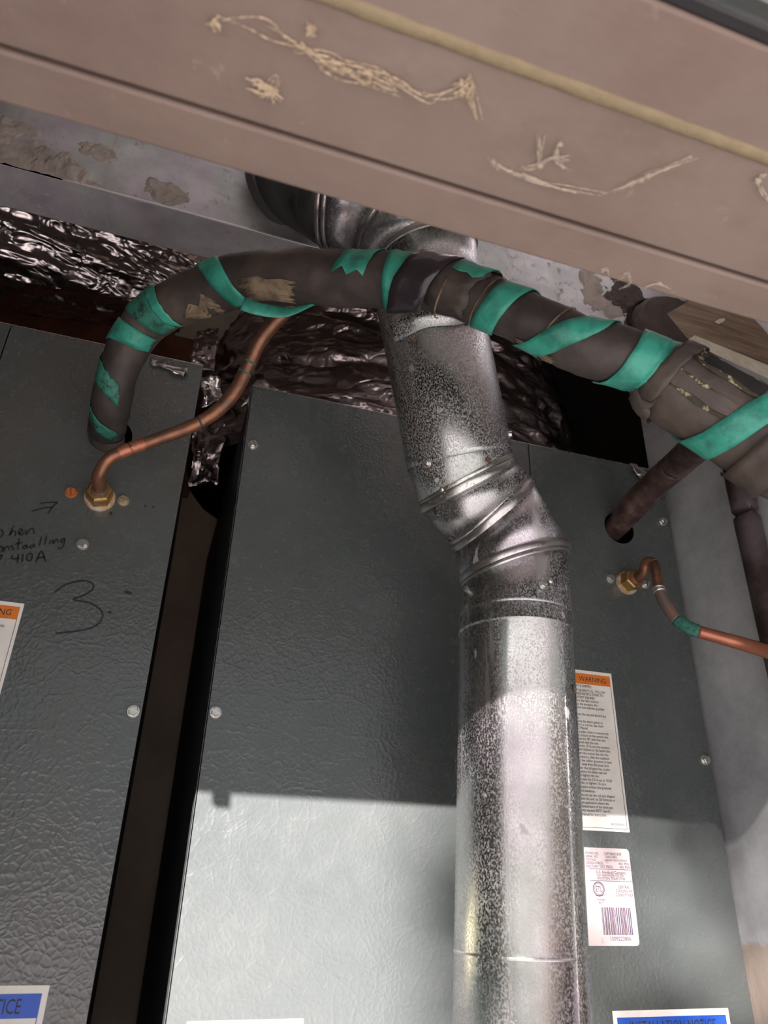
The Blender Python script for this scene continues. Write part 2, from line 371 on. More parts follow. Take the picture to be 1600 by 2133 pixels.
MB().box(-.2065, -.1945, YO, YO + .010, H - .013, H + .001).build('strike_tab', 'zinc_screw', dr, bevel=.001)

# ------------------------------------------------------------------ furnace coil cabinets
def screw_mesh():
    mb = MB()
    for k, (r, z0, z1) in enumerate(((.0046, 0, .0009),)):
        mb.rings([[(r*math.cos(a), -z0, r*math.sin(a)) for a in [2*math.pi*j/16 for j in range(16)]],
                  [(r*.9*math.cos(a), -z1, r*.9*math.sin(a)) for a in [2*math.pi*j/16 for j in range(16)]]])
    hexp = [(.0034*math.cos(math.pi/3*j), .0034*math.sin(math.pi/3*j)) for j in range(6)]
    for sgn in (1, -1):                      # two halves either side of the slot
        half = [(x, z) for x, z in hexp if z*sgn > .0007]
        pts = [(.0031*sgn, .0007*sgn)] + (half if sgn > 0 else half) + [(-.0031*sgn, .0007*sgn)]
        mb.rings([[(x, -.0008, z) for x, z in pts], [(x, -.0036, z) for x, z in pts], [(x*.85, -.0040, z*.85 + .0001*sgn) for x, z in pts]])
    mb.rings([[(.003*math.cos(a), -.0008, .003*math.sin(a)) for a in [math.pi/3*j for j in range(6)]],
              [(.003*math.cos(a), -.0016, .003*math.sin(a)) for a in [math.pi/3*j for j in range(6)]]])
    return mb
SCREW = None
def screw(loc, normal, parent, m='zinc_screw', scale=1.0, spin=None):
    global SCREW
    if SCREW is None or True:
        if SCREW is None:
            o = screw_mesh().build('screw', 'zinc_screw', parent); SCREW = {'zinc_screw': o.data}
        else:
            if m not in SCREW:
                me = SCREW['zinc_screw'].copy(); me.materials.clear(); me.materials.append(M[m]); SCREW[m] = me
            o = bpy.data.objects.new('screw', SCREW[m]); COL.objects.link(o); o.parent = parent
            if m not in SCREW: pass
    n = Vector(normal).normalized(); q = Vector((0, -1, 0)).rotation_difference(n)
    s = random.uniform(0, 3.1) if spin is None else spin
    o.rotation_mode = 'QUATERNION'; o.rotation_quaternion = q @ Matrix.Rotation(s, 3, 'Y').to_quaternion()
    o.location = loc; o.scale = (scale * 1.25,) * 3; return o

def panel(name, x0, x1, z0, z1, y, m, parent, hole=None, th=.0012):
    """folded sheet panel with an optional round hole"""
    bm = bmesh.new(); r = .0025; es = []
    def loop(pts):
        vs = [bm.verts.new(p) for p in pts]
        for i in range(len(vs)): es.append(bm.edges.new((vs[i], vs[(i+1) % len(vs)])))
    loop([(x0, y, z0), (x1, y, z0), (x1, y, z1), (x0, y, z1)])
    if hole:
        hx, hz, hr = hole; loop([(hx + hr*math.cos(2*math.pi*k/40), y, hz + hr*math.sin(2*math.pi*k/40)) for k in range(40)])
    bmesh.ops.triangle_fill(bm, use_beauty=True, edges=es)
    g = bmesh.ops.extrude_face_region(bm, geom=list(bm.faces))
    bmesh.ops.translate(bm, verts=[e for e in g['geom'] if isinstance(e, bmesh.types.BMVert)], vec=(0, th, 0))
    bmesh.ops.recalc_face_normals(bm, faces=bm.faces)
    me = bpy.data.meshes.new(name); bm.to_mesh(me); bm.free(); me.materials.append(M[m])
    o = bpy.data.objects.new(name, me); COL.objects.link(o); o.parent = parent
    return o

def text_mesh(items, name, m, parent, y):
    """items: (string, x, z, size, align, xscale): flat print on the plane y facing the room"""
    vs, fs = [], []
    for s, x, z, size, al, xs in items:
        cu = bpy.data.curves.new('t', 'FONT'); cu.body = s; cu.size = size; cu.align_x = al; cu.fill_mode = 'FRONT'; cu.resolution_u = 2
        ob = bpy.data.objects.new('t', cu); COL.objects.link(ob)
        dg = bpy.context.evaluated_depsgraph_get(); me = bpy.data.meshes.new_from_object(ob.evaluated_get(dg))
        bs = len(vs); vs += [(x + v.co.x * xs, y, z + v.co.y) for v in me.vertices]; fs += [tuple(i + bs for i in p.vertices) for p in me.polygons]
        bpy.data.objects.remove(ob); bpy.data.curves.remove(cu); bpy.data.meshes.remove(me)
    me = bpy.data.meshes.new(name); me.from_pydata(vs, [], fs); me.materials.append(M[m])
    o = bpy.data.objects.new(name, me); COL.objects.link(o); o.parent = parent; return o
def sticker(name, x0, x1, z0, z1, m, parent, rad=0, y=None, th=.0003):
    y = D if y is None else y; pts = []
    r = max(rad, .0004)
    for cx, cz, a0 in ((x1-r, z1-r, 0), (x0+r, z1-r, 90), (x0+r, z0+r, 180), (x1-r, z0+r, 270)):
        for k in range(5):
            a = math.radians(a0 + 90*k/4); pts.append((cx + r*math.cos(a), cz + r*math.sin(a)))
    return MB().rings([[(x, y, z) for x, z in pts], [(x, y - th, z) for x, z in pts]]).build(name, m, parent)

WARN = [("UNIT IS SHIPPED", 265), ("AT 150-200 P.S.I.G.  FOLLOW", 297), ("THESE INSTRUCTIONS TO", 322), ("PREVENT INJURIES", 348),
 ("Depress the valve stem to", 387), ("release the pressure. No", 413), ("pressure loss indicates possible", 438), ("leak.", 462),
 ("Remove the nut and discard the", 488), ("   cap.", 513), ("Remove the check piston to", 540), ("verify it is correct. See chart", 565), ("in IO Manual.", 590),
 ("Use a tube cutter to remove the", 617), ("spun closure on the suction line.", 643), ("Secure the 90\u00b0 stub that was", 669), ("supplied with the unit.", 695),
 ("Slide the 13/16 nut into position.", 721), ("Braze tailpiece to the liquid tube.", 747), ("Insert the suction line into the", 775), ("connection, slide the insulation", 802),
 ("and the rubber grommet at least", 829), ("18\" away from the braze joint.", 856), ("After the tail piece has cooled,", 884), ("position the teflon seal and", 911), ("and tighten the nut.", 938),
 ("Torque the 13/16 nut to 10-20", 967), ("ft-lbs. or tighten 1/6 turn.", 994), ("Replace suction line grommet", 1023), ("and insulation.", 1053), ("Do not use the coil pan shipped", 1083),
 ("with the unit on Oil furnaces or", 1111), ("any application where the", 1139), ("temperature of the drain pan", 1167), ("may exceed 300\u00b0F. See IO", 1196), ("manual for instruction.", 1226)]

def coil_cabinet(x0, ztop, label, paint, group, right_unit):
    t = thing('furnace_cabinet', label, 'cabinet', group); t.location = (x0 + .2665, D, 0)
    inv = Matrix.Translation(-t.location)
    def fix(o):                              # children are modelled in world space
        if o.parent is t: o.matrix_parent_inverse = inv
        return o
    x1 = x0 + .533; zb = Z0 - .30; xs = x0 + .3405; dx = x0 - .047
    dz = ztop - (Z0 + .4757)
    b = MB(); y0, y1 = D + .0016, D + .53     # casing, open at the front behind the panels
    b.box(x0 + .001, x0 + .003, y0, y1, zb, ztop - .001).box(x1 - .003, x1 - .001, y0, y1, zb, ztop - .001).box(x0 + .003, x1 - .003, y1 - .003, y1, zb, ztop - .001)
    b.box(x0 + .001, x1 - .001, y0, y1, ztop - .003, ztop - .001).box(x0 + .001, x1 - .001, y0, y1, zb, zb + .002)
    b.box(x0 + .003, x1 - .003, D + .10, D + .103, zb + .002, ztop - .003)
    fix(b.build('casing', 'cabinet_side', t))
    fix(MB().box(x0, x1 - .03, D - .17, D + .55, .0, zb - .001).build('lower_casing', 'cabinet_paint', t, bevel=.004))
    hx, hz = dx + .5042, Z0 + .3809
    fix(panel('access_panel', x0, xs - .0006, zb, ztop, D, paint, t))
    fix(panel('coil_panel', xs + .0006, x1, zb, ztop, D, paint, t, hole=(hx, hz, .0205)))
    # folded side lip of the access panel and the top flange
    fix(MB().box(x0 - .0004, x0 + .0009, D, D + .019, zb, ztop).build('side_lip', paint, t))
    fix(MB().box(x0, x1, D, D + .02, ztop - .0002, ztop + .0008).build('top_flange', 'galvanised_clean', t))
    for sx, sz, m in ((.0561, .4004, 0), (.0539, .1216, 0), (.5699, .401, 0), (.482, .3114, 2), (.5292, .3115, 1), (.5732, .1165, 0), (.5025, .2613, 0)):
        if right_unit and sx == .5025: continue
        mm = 'zinc_screw' if right_unit else ('zinc_screw', 'yellow_screw', 'rusty_screw')[m]
        fix(screw((dx + sx, D, Z0 + sz), (0, -1, 0), t, mm))
    # warning label
    q0, q1 = dx + .4035, dx + .4680; zt, zl = Z0 + .1990, Z0 + .0415
    lb = fix(sticker('warning_label', q0, q1, zl, zt, 'label_paper', t))
    lb['label'] = 'tall white warning label with orange band'
    yb = D - .0006
    zy = lambda y: P(1150 + 230/3.556, 1350 + y/3.556, D).z
    sticker('orange_band', q0 + .0025, q1 - .0025, zt - .0148, zt - .0035, 'label_orange', lb, y=D - .0003, th=.0002)
    text_mesh([("WARNING", q0 + .0235, zt - .0118, .0076, 'LEFT', .90)] +
              [(s, q0 + (.0155 if y < 350 else .0122), zy(y) - .0016 - (.0022 if y < 350 else 0), .0038, 'LEFT', .80) for s, y in WARN] + [("B10259209-G", q1 - .005, zl + .0055, .0030, 'RIGHT', .9)], 'lettering', 'ink', lb, yb)
    e = .0025
    for a in ((q0+e, q0+e+.0003, zl+e, zt-.0148), (q1-e-.0003, q1-e, zl+e, zt-.0148), (q0+e, q1-e, zl+e, zl+e+.0003)): MB().box(a[0], a[1], yb, D - .0003, a[2], a[3]).build('rule', 'ink', lb)
    # installation notice
    n0, n1 = dx + .4284, dx + .5522; nt_ = Z0 - .1035
    if not right_unit: nt_ = Z0 - .0794; n1 = -.0374; n0 = n1 - .124
    nb = fix(sticker('notice_label', n0, n1, nt_ - .085, nt_, 'label_paper', t)); nb['label'] = 'white label with blue notice band'
    sticker('blue_band', n0 + .004, n1 - .004, nt_ - .0195, nt_ - .005, 'label_blue', nb, y=D - .0003, th=.0002)
    text_mesh([("INSTALLATION", n0 + .0160, nt_ - .0168, .0130, 'LEFT', .655)], 'lettering', 'ink', nb, yb)
    text_mesh([("NOTICE", n1 - .0160, nt_ - .0168, .0130, 'RIGHT', .655)], 'lettering', 'ink', nb, yb)
    for a in ((n0+.004, n0+.0045, nt_-.08, nt_-.0195), (n1-.0045, n1-.004, nt_-.08, nt_-.0195)): MB().box(a[0], a[1], yb, D - .0003, a[2], a[3]).build('rule', 'label_blue', nb)
    if not right_unit: text_mesh([("must be installed fully", n1 - .010, nt_ - .032, .0075, 'RIGHT', .9)], 'small_lettering', 'ink', nb, yb)
    if right_unit:
        r0, r1 = .4020, .4645; zt, zl = Z0 + .0265, Z0 - .0545
        rb = fix(sticker('rating_label', r0 - .002, r1, zl, zt, 'label_pinkish', t, rad=.0035)); rb['label'] = 'scuffed pinkish white rating label with barcode'
        zz = lambda y: zt - (zt - zl)*(y - 85)/1860
        X = lambda x, y=0: .4153 + (x - 150)/880*.0488
        it = [("MODEL NO.", 152, 195, .0030, 'LEFT', .92), ("CAPF4860C4DB", 515, 195, .0034, 'LEFT', .84), ("SERIAL NO.", 152, 260, .0030, 'LEFT', .92), ("1508223806", 525, 258, .0030, 'LEFT', .92),
              ("VOLTAGE", 152, 324, .0027, 'LEFT', .9), ("SUITABLE FOR R22 OR R410A", 530, 324, .0023, 'LEFT', .82),
              ("DESIGN PRESS.", 152, 388, .0031, 'LEFT', .95), ("450  PSIG", 1010, 388, .0031, 'RIGHT', .95), ("FACTORY TEST PRESS.", 152, 456, .0031, 'LEFT', .95), ("450  PSIG", 1020, 456, .0031, 'RIGHT', .95),
              ("U.S. Alumacoil Company", 330, 562, .0034, 'LEFT', .95), ("5151 SAN FELIPE, STE 500", 330, 622, .0030, 'LEFT', .90), ("HOUSTON, TEXAS 77056", 335, 682, .0031, 'LEFT', .90),
              ("CENTRAL", 848, 843, .0034, 'CENTER', .85), ("COOLING AIR", 848, 918, .0034, 'CENTER', .85), ("CONDITIONER", 848, 996, .0034, 'CENTER', .85),
              ("Intertek", 375, 1090, .0032, 'CENTER', .9), ("48  P", 365, 1152, .0028, 'CENTER', .9), ("1509223806", 675, 1812, .0046, 'CENTER', 1.0), ("us", 465, 985, .0022, 'CENTER', .9), ("ETL", 352, 892, .0070, 'CENTER', .62)]
        for s_, x_, y_, sz_, al_, xs_ in it: text_mesh([(s_, X(x_), zz(y_) - .36*sz_, sz_, al_, xs_)], 'lettering', 'ink_purple', rb, yb)
        cx, cz = X(350, 905), zz(892)
        ring = MB()
        for ro, ri in ((.0062, .0054), (.0049, .0045)):
            ring.rings([[(cx + ro*math.cos(a), yb, cz + ro*math.sin(a)) for a in [2*math.pi*j/28 for j in range(28)]], [(cx + ri*math.cos(a), yb, cz + ri*math.sin(a)) for a in [2*math.pi*j/28 for j in range(28)]]], cap=(False, False))
        ring.build('emblem_ring', 'ink_purple', rb)
        for xa, xb, y in ((200, 1040, 508), (200, 1050, 738), (285, 440, 1022)): MB().box(X(xa, y), X(xb, y), yb, D - .0003, zz(y), zz(y) + .0003).build('rule', 'ink_purple', rb)
        bc = MB(); rr = random.Random(3); xx = X(365, 1500); xe = X(945, 1500)
        while xx < xe - .001:
            wd = rr.choice((.0004, .0004, .0007, .0010)); bc.box(xx, xx + wd, yb, D - .0003, zz(1748), zz(1236)); xx += wd + rr.choice((.0005, .0005, .0008, .0011))
        bc.build('barcode', 'ink_purple', rb)
        ys = fix(sticker('yellow_label', .0629, .1512, Z0 - .16, Z0 - .1032, 'label_yellow', t)); ys['label'] = 'pale yellow label at the foot of the sunlit panel'
    return t, fix

cabR, fixR = coil_cabinet(.047, Z0 + .4757, 'clean dark grey furnace cabinet behind the silver flue pipe, with barcode rating label', 'cabinet_paint', 'dark grey furnace cabinets', True)
cabL, fixL = coil_cabinet(-.541, Z0 + .488, 'stained dark grey furnace cabinet with marker handwriting, across the narrow gap', 'cabinet_paint_dirty', 'dark grey furnace cabinets', False)

# marker handwriting on the stained cabinet (strokes in a 3.2x view of its upper panel)
def strokes(name, lines, wd, m, parent, fx, ox=0, oy=850, sc=3.2):
    mb = MB()
    for ln in lines:
        c = catmull([(x, y, 0, 0) for x, y in ln], 6)[:, :2] if len(ln) > 2 else np.array(ln, float)
        pts = [P(ox + x/sc, oy + y/sc, D - .0005) for x, y in c]; rows = []
        for i, p in enumerate(pts):
            d = (pts[min(i+1, len(pts)-1)] - pts[max(i-1, 0)]); d.normalize() if d.length else None
            nrm = Vector((-d.z, 0, d.x)) * wd * .5; rows.append([p + nrm, p - nrm])
        mb.rings(rows, cap=(False, False), close=False)
    o = mb.build(name, m, parent); fx(o); return o
strokes('handwriting', [[(-20, 815), (8, 812), (22, 835), (5, 862)], [(92, 782), (62, 850)], [(66, 845), (88, 818), (104, 828), (100, 852)],
                        [(122, 838), (150, 818), (138, 806), (122, 828), (140, 846), (165, 832)], [(172, 812), (176, 842), (200, 808), (222, 806), (226, 836)]], .0011, 'marker', cabL, fixL)
strokes('handwriting', [[(-10, 948), (8, 920), (18, 940), (8, 965)], [(28, 925), (26, 958)], [(28, 940), (50, 922), (62, 950)], [(92, 915), (72, 922), (92, 938), (80, 950)],
                        [(128, 868), (118, 945)], [(100, 908), (150, 895)], [(168, 912), (150, 930), (165, 940), (178, 912), (182, 936)], [(212, 912), (196, 925), (210, 932), (226, 908), (232, 928)],
                        [(275, 858), (262, 918)], [(310, 852), (298, 912)], [(336, 880), (330, 906)], [(352, 872), (354, 902), (378, 872), (388, 898)], [(432, 868), (406, 880), (412, 898), (434, 870), (420, 920), (396, 940), (386, 925)]], .0011, 'marker', cabL, fixL)
strokes('handwriting', [[(-8, 985), (14, 980), (2, 1010)], [(84, 978), (80, 1004), (122, 1000)], [(122, 972), (116, 1032)], [(152, 972), (148, 1026)], [(200, 966), (180, 985), (182, 1016), (206, 1012), (216, 980), (202, 966)],
                        [(238, 1026), (275, 955), (304, 1022)], [(246, 1002), (300, 992)]], .0013, 'marker', cabL, fixL)
strokes('arrow_mark', [[(212, 688), (300, 664), (352, 664)], [(268, 636), (330, 628), (384, 628)], [(384, 626), (350, 660), (318, 704)]], .0010, 'marker', cabL, fixL)
strokes('number_mark', [[(368, 1226), (430, 1180), (540, 1150), (612, 1165), (618, 1205), (560, 1248), (488, 1276), (590, 1296), (665, 1340), (684, 1390), (640, 1450), (540, 1482), (440, 1494), (370, 1502)]], .0014, 'marker', cabL, fixL)
for a in [((735, 695), (748, 708)), ((965, 650), (972, 656)), ((1020, 655), (1026, 662)), ((720, 1358), (742, 1362)), ((832, 1226), (876, 1232))]:
    strokes('paint_fleck', [list(a)], .0022, 'marker', cabL, fixL)

# ------------------------------------------------------------------ flue pipe
FR = .049
def ring_at(c, nrm, r=FR, seg=48, ref=Vector((1, 0, 0))):
    n = Vector(nrm).normalized(); a = (ref - n * ref.dot(n)).normalized(); b2 = n.cross(a)
    return [Vector(c) + a * (r*math.cos(2*math.pi*j/seg)) + b2 * (r*math.sin(2*math.pi*j/seg)) for j in range(seg)]
def stretch_ring(c, nrm, axis, r=FR, seg=48, ref=Vector((1, 0, 0))):
    """circle of the pipe with the given axis, cut by a plane with the given normal"""
    ax = Vector(axis).normalized(); n = Vector(nrm).normalized(); out = []
    for p in ring_at(c, ax, r, seg, ref):
        t = (Vector(c) - p).dot(n) / ax.dot(n); out.append(p + ax * t)
    return out
def bead(ring, rb, name, m, parent):
    n = len(ring); c = sum(ring, Vector()) / n; mb = MB(); rows = []
    for j in range(n):
        t = (ring[(j+1) % n] - ring[j-1]).normalized(); o = (ring[j] - c); o = (o - t*o.dot(t)).normalized(); u = t.cross(o)
        rows.append([ring[j] + o*(rb*math.cos(a)) + u*(rb*1.5*math.sin(a)) for a in [2*math.pi*k/8 for k in range(8)]])
    rows.append(rows[0]); return mb.rings(rows, cap=(False, False)).build(name, m, parent, smooth=True)
flue = thing('flue_pipe', 'speckled silver galvanised flue pipe with elbows, in front of the furnace cabinets', 'flue pipe')
zA = P(1068, 1130, .553).z
LY = .547
UP = Vector((0, 0, 1))
def lower_c(z): f = (z - Z0 + .1) / .3; return Vector((.2900 + .0055*f, .561 - .016*f, z))
zs = P(1076, 1236, LY - FR).z - .004         # joint between elbow collar and lower pipe
c1 = lower_c(P(1068, 1132, LY - FR).z + .002)
c2 = P(1026, 1070, .548); c3 = P(974, 1012, .540); cu = P(957, 958, .534); u2 = P(897, 650, .488)
ud = (u2 - cu).normalized()
def tiltn(deg, y=0): a = math.radians(deg); return Vector((-math.sin(a), y, math.cos(a)))
n1, n2, n3 = tiltn(20), tiltn(50, -.1), tiltn(36, -.2)
rg = {'a': ring_at(lower_c(zs), UP, FR), 'b': stretch_ring(c1, n1, UP), 'c': stretch_ring(c2, n2, n2), 'd': stretch_ring(c3, n3, ud*.7 + n3*.3), 'e': ring_at(cu, ud, FR)}
# lower straight section
rows = []
for z, r in ((Z0 - .299, .0492), (zs - .0165, .0492), (zs - .015, .0505), (zs - .012, .0498), (zs - .006, .0487), (zs, .0482), (zs + .012, .0474)): rows.append(ring_at(lower_c(z), UP, r))
low = MB().rings(rows, cap=(False, False)).build('lower_section', 'galvanised', flue, smooth=True, solid=.0007)
jz = P(1085, 2005, LY - FR).z
bead(ring_at(lower_c(jz), UP, .0492), .0009, 'joint_bead', 'galvanised_bead', flue)
el = MB().rings([ring_at(lower_c(zs - .001), UP, FR + .0009), ring_at(lower_c(zs + .002), UP, FR), rg['b']], cap=(False, False)).build('elbow_collar', 'galvanised', flue, smooth=True, solid=.0006)
MB().rings([rg['b'], rg['c']], cap=(False, False)).build('elbow_gore', 'galvanised', flue, smooth=True, solid=.0006)
MB().rings([rg['c'], rg['d']], cap=(False, False)).build('elbow_gore', 'galvanised', flue, smooth=True, solid=.0006)
MB().rings([rg['d'], rg['e'], ring_at(cu + ud*.01, ud, FR - .001)], cap=(False, False)).build('elbow_gore', 'galvanised', flue, smooth=True, solid=.0006)
bead(rg['b'], .0028, 'elbow_bead', 'galvanised_bead', flue); bead(rg['c'], .0030, 'elbow_bead', 'galvanised_bead', flue); bead(rg['d'], .0028, 'elbow_bead', 'galvanised_bead', flue)
for k_, d_ in (('b', UP*-.0062), ('c', n2*.0064), ('d', ud*.0062)): bead([q + d_ for q in rg[k_]], .0013, 'elbow_bead', 'galvanised_bead', flue)
# upper straight section
top = u2 + ud * .01
upo = MB().rings([ring_at(cu - ud*.0005, ud, .0506), ring_at(cu + ud*.004, ud, .0502), ring_at(top, ud, .0500)], cap=(False, False)).build('upper_section', 'galvanised', flue, smooth=True, solid=.0006)
# upper elbow turning along the duct, into its front face
e1 = P(890, 528, .478); e2 = P(812, 452, .476); e3 = P(688, 408, .482); e4 = P(596, 392, .555)
m1 = Vector((-.30, -.15, .94)); m2 = Vector((-.78, .02, .62)); m3 = Vector((-.93, .28, .20)); m4 = Vector((-.45, .88, .1))
R1, R2, R3, R4 = ring_at(e1, m1, FR), ring_at(e2, m2, FR), ring_at(e3, m3, FR), ring_at(e4, m4, FR * .95)
def gore(a, b2, m): return MB().rings([a, b2], cap=(False, False)).build('elbow_gore', m, flue, smooth=True, solid=.0006)
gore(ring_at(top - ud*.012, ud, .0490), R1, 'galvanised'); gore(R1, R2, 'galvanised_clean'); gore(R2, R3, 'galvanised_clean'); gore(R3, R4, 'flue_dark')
for r_ in (R1, R2): bead(r_, .0026, 'elbow_bead', 'galvanised_bead', flue)
bead(R3, .0016, 'elbow_bead', 'galvanised_bead', flue); bead(ring_at(e3 + m3.normalized()*-.006, m3, FR), .0016, 'elbow_bead', 'galvanised_bead', flue)
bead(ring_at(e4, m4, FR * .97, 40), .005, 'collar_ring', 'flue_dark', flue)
# torn mouth and drawband lip on the upper section
lip = []
for k in range(25):
    a = math.radians(196 + 110*k/24); q = ring_at(u2 - ud*(.030 + .0012*math.sin(k*.5)), ud, .0505, 360)
    lip.append(q[int(math.degrees(a)) % 360])
lw = ring_at(u2 - ud*.002, ud, .0505, 360)
MB().rings([lip, [lw[int(196 + 110*k/24) % 360] for k in range(25)]], cap=(False, False), close=False).build('overlap_lip', 'galvanised', flue, smooth=True, solid=.0006)
# screws and rivets on the pipe: pixel on the pipe wall -> surface point
def on_cyl(x, y, c, ax, r):
    o = Vector((0, 0, Z0)); d = Vector(ray(x, y)); ax = Vector(ax).normalized(); w0 = o - Vector(c)
    a = d - ax*d.dot(ax); b3 = w0 - ax*w0.dot(ax); A = a.dot(a); B = 2*a.dot(b3); C = b3.dot(b3) - r*r; disc = max(B*B - 4*A*C, 0)
    p = o + d*((-B - math.sqrt(disc)) / (2*A)); n = p - Vector(c); n = (n - ax*n.dot(ax)).normalized(); return p, n
for x, y, c, ax, r in ((974, 1227, lower_c(1.9), UP, FR), (1131, 1217, lower_c(1.9), UP, FR), (889, 966, cu, ud, .0503), (861, 668, cu, ud, .0500), (1060, 905, cu, ud, .0500)):
    p, nn = on_cyl(x, y, c, ax, r); screw(p - nn*.0008, nn, flue, scale=.74)
sp0, sn0 = on_cyl(1196, 1600, lower_c(1.8), UP, .0490); a0 = math.atan2(sn0.y, sn0.x)
MB().rings([[lower_c(z) + Vector((rr_*math.cos(a0 + t), rr_*math.sin(a0 + t), 0)) for t, rr_ in ((-.07, .0492), (-.06, .0502), (0, .0504), (.06, .0502), (.07, .0492))] for z in (Z0 - .299, Z0, zs - .02)], cap=(False, False), close=False).build('lock_seam', 'galvanised', flue, smooth=True)
rv = None
for x, y, c, ax in ((1148, 1210, lower_c(1.9), UP), (1143, 1130, lower_c(1.9), UP), (920, 1020, cu, ud)):
    p, nn = on_cyl(x, y, c, ax, FR)
    if rv is None:
        mb = MB(); mb.rings([[(.0024*math.cos(t)*math.cos(e), -.0011*math.sin(e), .0024*math.sin(t)*math.cos(e)) for t in [2*math.pi*j/12 for j in range(12)]] for e in (0, .5, 1.0, 1.4)])
        o = mb.build('rivet', 'zinc_screw', flue, smooth=True); rv = o.data
    else: o = bpy.data.objects.new('rivet', rv); COL.objects.link(o); o.parent = flue
    o.location = p; o.rotation_mode = 'QUATERNION'; o.rotation_quaternion = Vector((0, -1, 0)).rotation_difference(nn)
for x, y, c, ax, s_ in ((1018, 958, cu, ud, 4), (1197, 1434, lower_c(1.8), UP, 5), (972, 1262, lower_c(1.8), UP, 3), (863, 708, cu, ud, 5), (1178, 1262, lower_c(1.8), UP, 4)):
    p, nn = on_cyl(x, y, c, ax, .0496 if ax is UP else .0506); a_ = UP.cross(nn).normalized(); b_ = nn.cross(a_); rr = random.Random(x)
    pts = [p + a_*(.0008*s_*rr.uniform(.5, 1.1)*math.cos(k*.7)) + b_*(.0007*s_*rr.uniform(.5, 1.1)*math.sin(k*.7)) for k in range(9)]
    MB().rings([pts, [q + nn*.0009 for q in pts]]).build('rust_spot', 'rust', flue)

# ------------------------------------------------------------------ sheet metal duct over the cabinets
DY = .56; DZ = P(400, 447, DY).z
duct = thing('supply_duct', 'horizontal galvanised sheet metal duct with mastic smears, running above the cabinets', 'duct')
MB().box(-.60, .585, DY, DY + .0555, DZ, DZ + .44).build('duct_body', 'galvanised_duct', duct, bevel=.0015)
MB().box(-.17, .26, DY - .0018, DY + .001, DZ - .0012, DZ + .0014).build('drive_cleat', 'cleat', duct, bevel=.0005)
def blob(cx, cy, rx, ry, h, seed, m, name='mastic_patch', parent=duct, nu=64, nv=48):
    """smear of sealant on the duct face: a lumpy sheet with a ragged edge"""
    c = P(cx, cy, DY); k = pxm(c); vs = []; ms = []
    for i in range(nv + 1):
        for j in range(nu + 1):
            u = (j/nu*2 - 1)*1.35; v = (i/nv*2 - 1)*1.35; x = c.x + u*rx*k; z = max(c.z + v*ry*k, DZ - .0005)
            q = Vector((x, z, 0))
            msk = 1 - u*u - v*v + 1.1*mnoise.noise(q*38 + Vector((0, 0, seed*3.7))) + .6*mnoise.noise(q*95 + Vector((0, 0, seed))) + .3*mnoise.noise(q*260)
            if abs(u) > 1.33 or abs(v) > 1.33: msk = -.1
            hh = h*min(1, max(0, msk)*2.2)*(.5 + .9*abs(mnoise.noise(Vector((x*70, z*50, seed)))) + .5*abs(mnoise.noise(Vector((x*200, z*150, seed))))) - .0003
            vs.append((x, DY - hh, z)); ms.append(msk)
    w_ = nu + 1; fs = []
    for i in range(nv):
        for j in range(nu):
            f = (i*w_ + j, i*w_ + j + 1, (i+1)*w_ + j + 1, (i+1)*w_ + j)
            if max(ms[t] for t in f) > 0: fs.append(f)
    used = sorted({t for f in fs for t in f}); ix = {t: n_ for n_, t in enumerate(used)}
    return MB().add([vs[t] for t in used], [tuple(ix[t] for t in f) for f in fs]).build(name, m, parent, smooth=True, angle=50)
for i, a in enumerate([(30, 330, 95, 75, .0025), (120, 350, 60, 65, .0035), (20, 265, 50, 30, .002), (200, 320, 35, 30, .002), (345, 405, 48, 42, .0040), (60, 405, 70, 22, .002), (185, 385, 28, 18, .002)]):
    blob(*a, i + 1, 'mastic')
for i, a in enumerate([(1235, 605, 32, 60, .0025), (1268, 640, 30, 26, .003)]): blob(*a, i + 20, 'mastic')
for i, a in enumerate([(1300, 610, 60, 60, .004), (1370, 690, 90, 75, .006)]): blob(*a, i + 30, 'mastic_dark')
# round capped collar smeared with dark sealant
cap = thing('duct_collar', 'round duct collar smeared with dark brown sealant, above the green taped line', 'duct collar')
cc = P(1400, 700, DY); k = pxm(cc)
rows = []
for yy, r in ((.001, 105), (-.016, 100), (-.020, 92), (-.018, 60), (-.019, 25), (-.018, 4)):
    rows.append([(cc.x + r*k*math.cos(a)*(1 + .03*mnoise.noise((math.cos(a)*2, math.sin(a)*2, r))), DY + yy + .002*mnoise.noise((math.cos(a)*r/20, math.sin(a)*r/20, 5)), cc.z + r*.8*k*math.sin(a)) for a in [2*math.pi*j/48 for j in range(48)]])
MB().rings(rows, cap=(False, True)).build('cap', 'mastic_dark', cap, smooth=True)
bead([Vector((cc.x + 108*k*math.cos(a), DY - .003, cc.z + 88*k*math.sin(a))) for a in [2*math.pi*j/48 for j in range(48)]], .0022, 'gap_ring', 'dark_inside', cap)

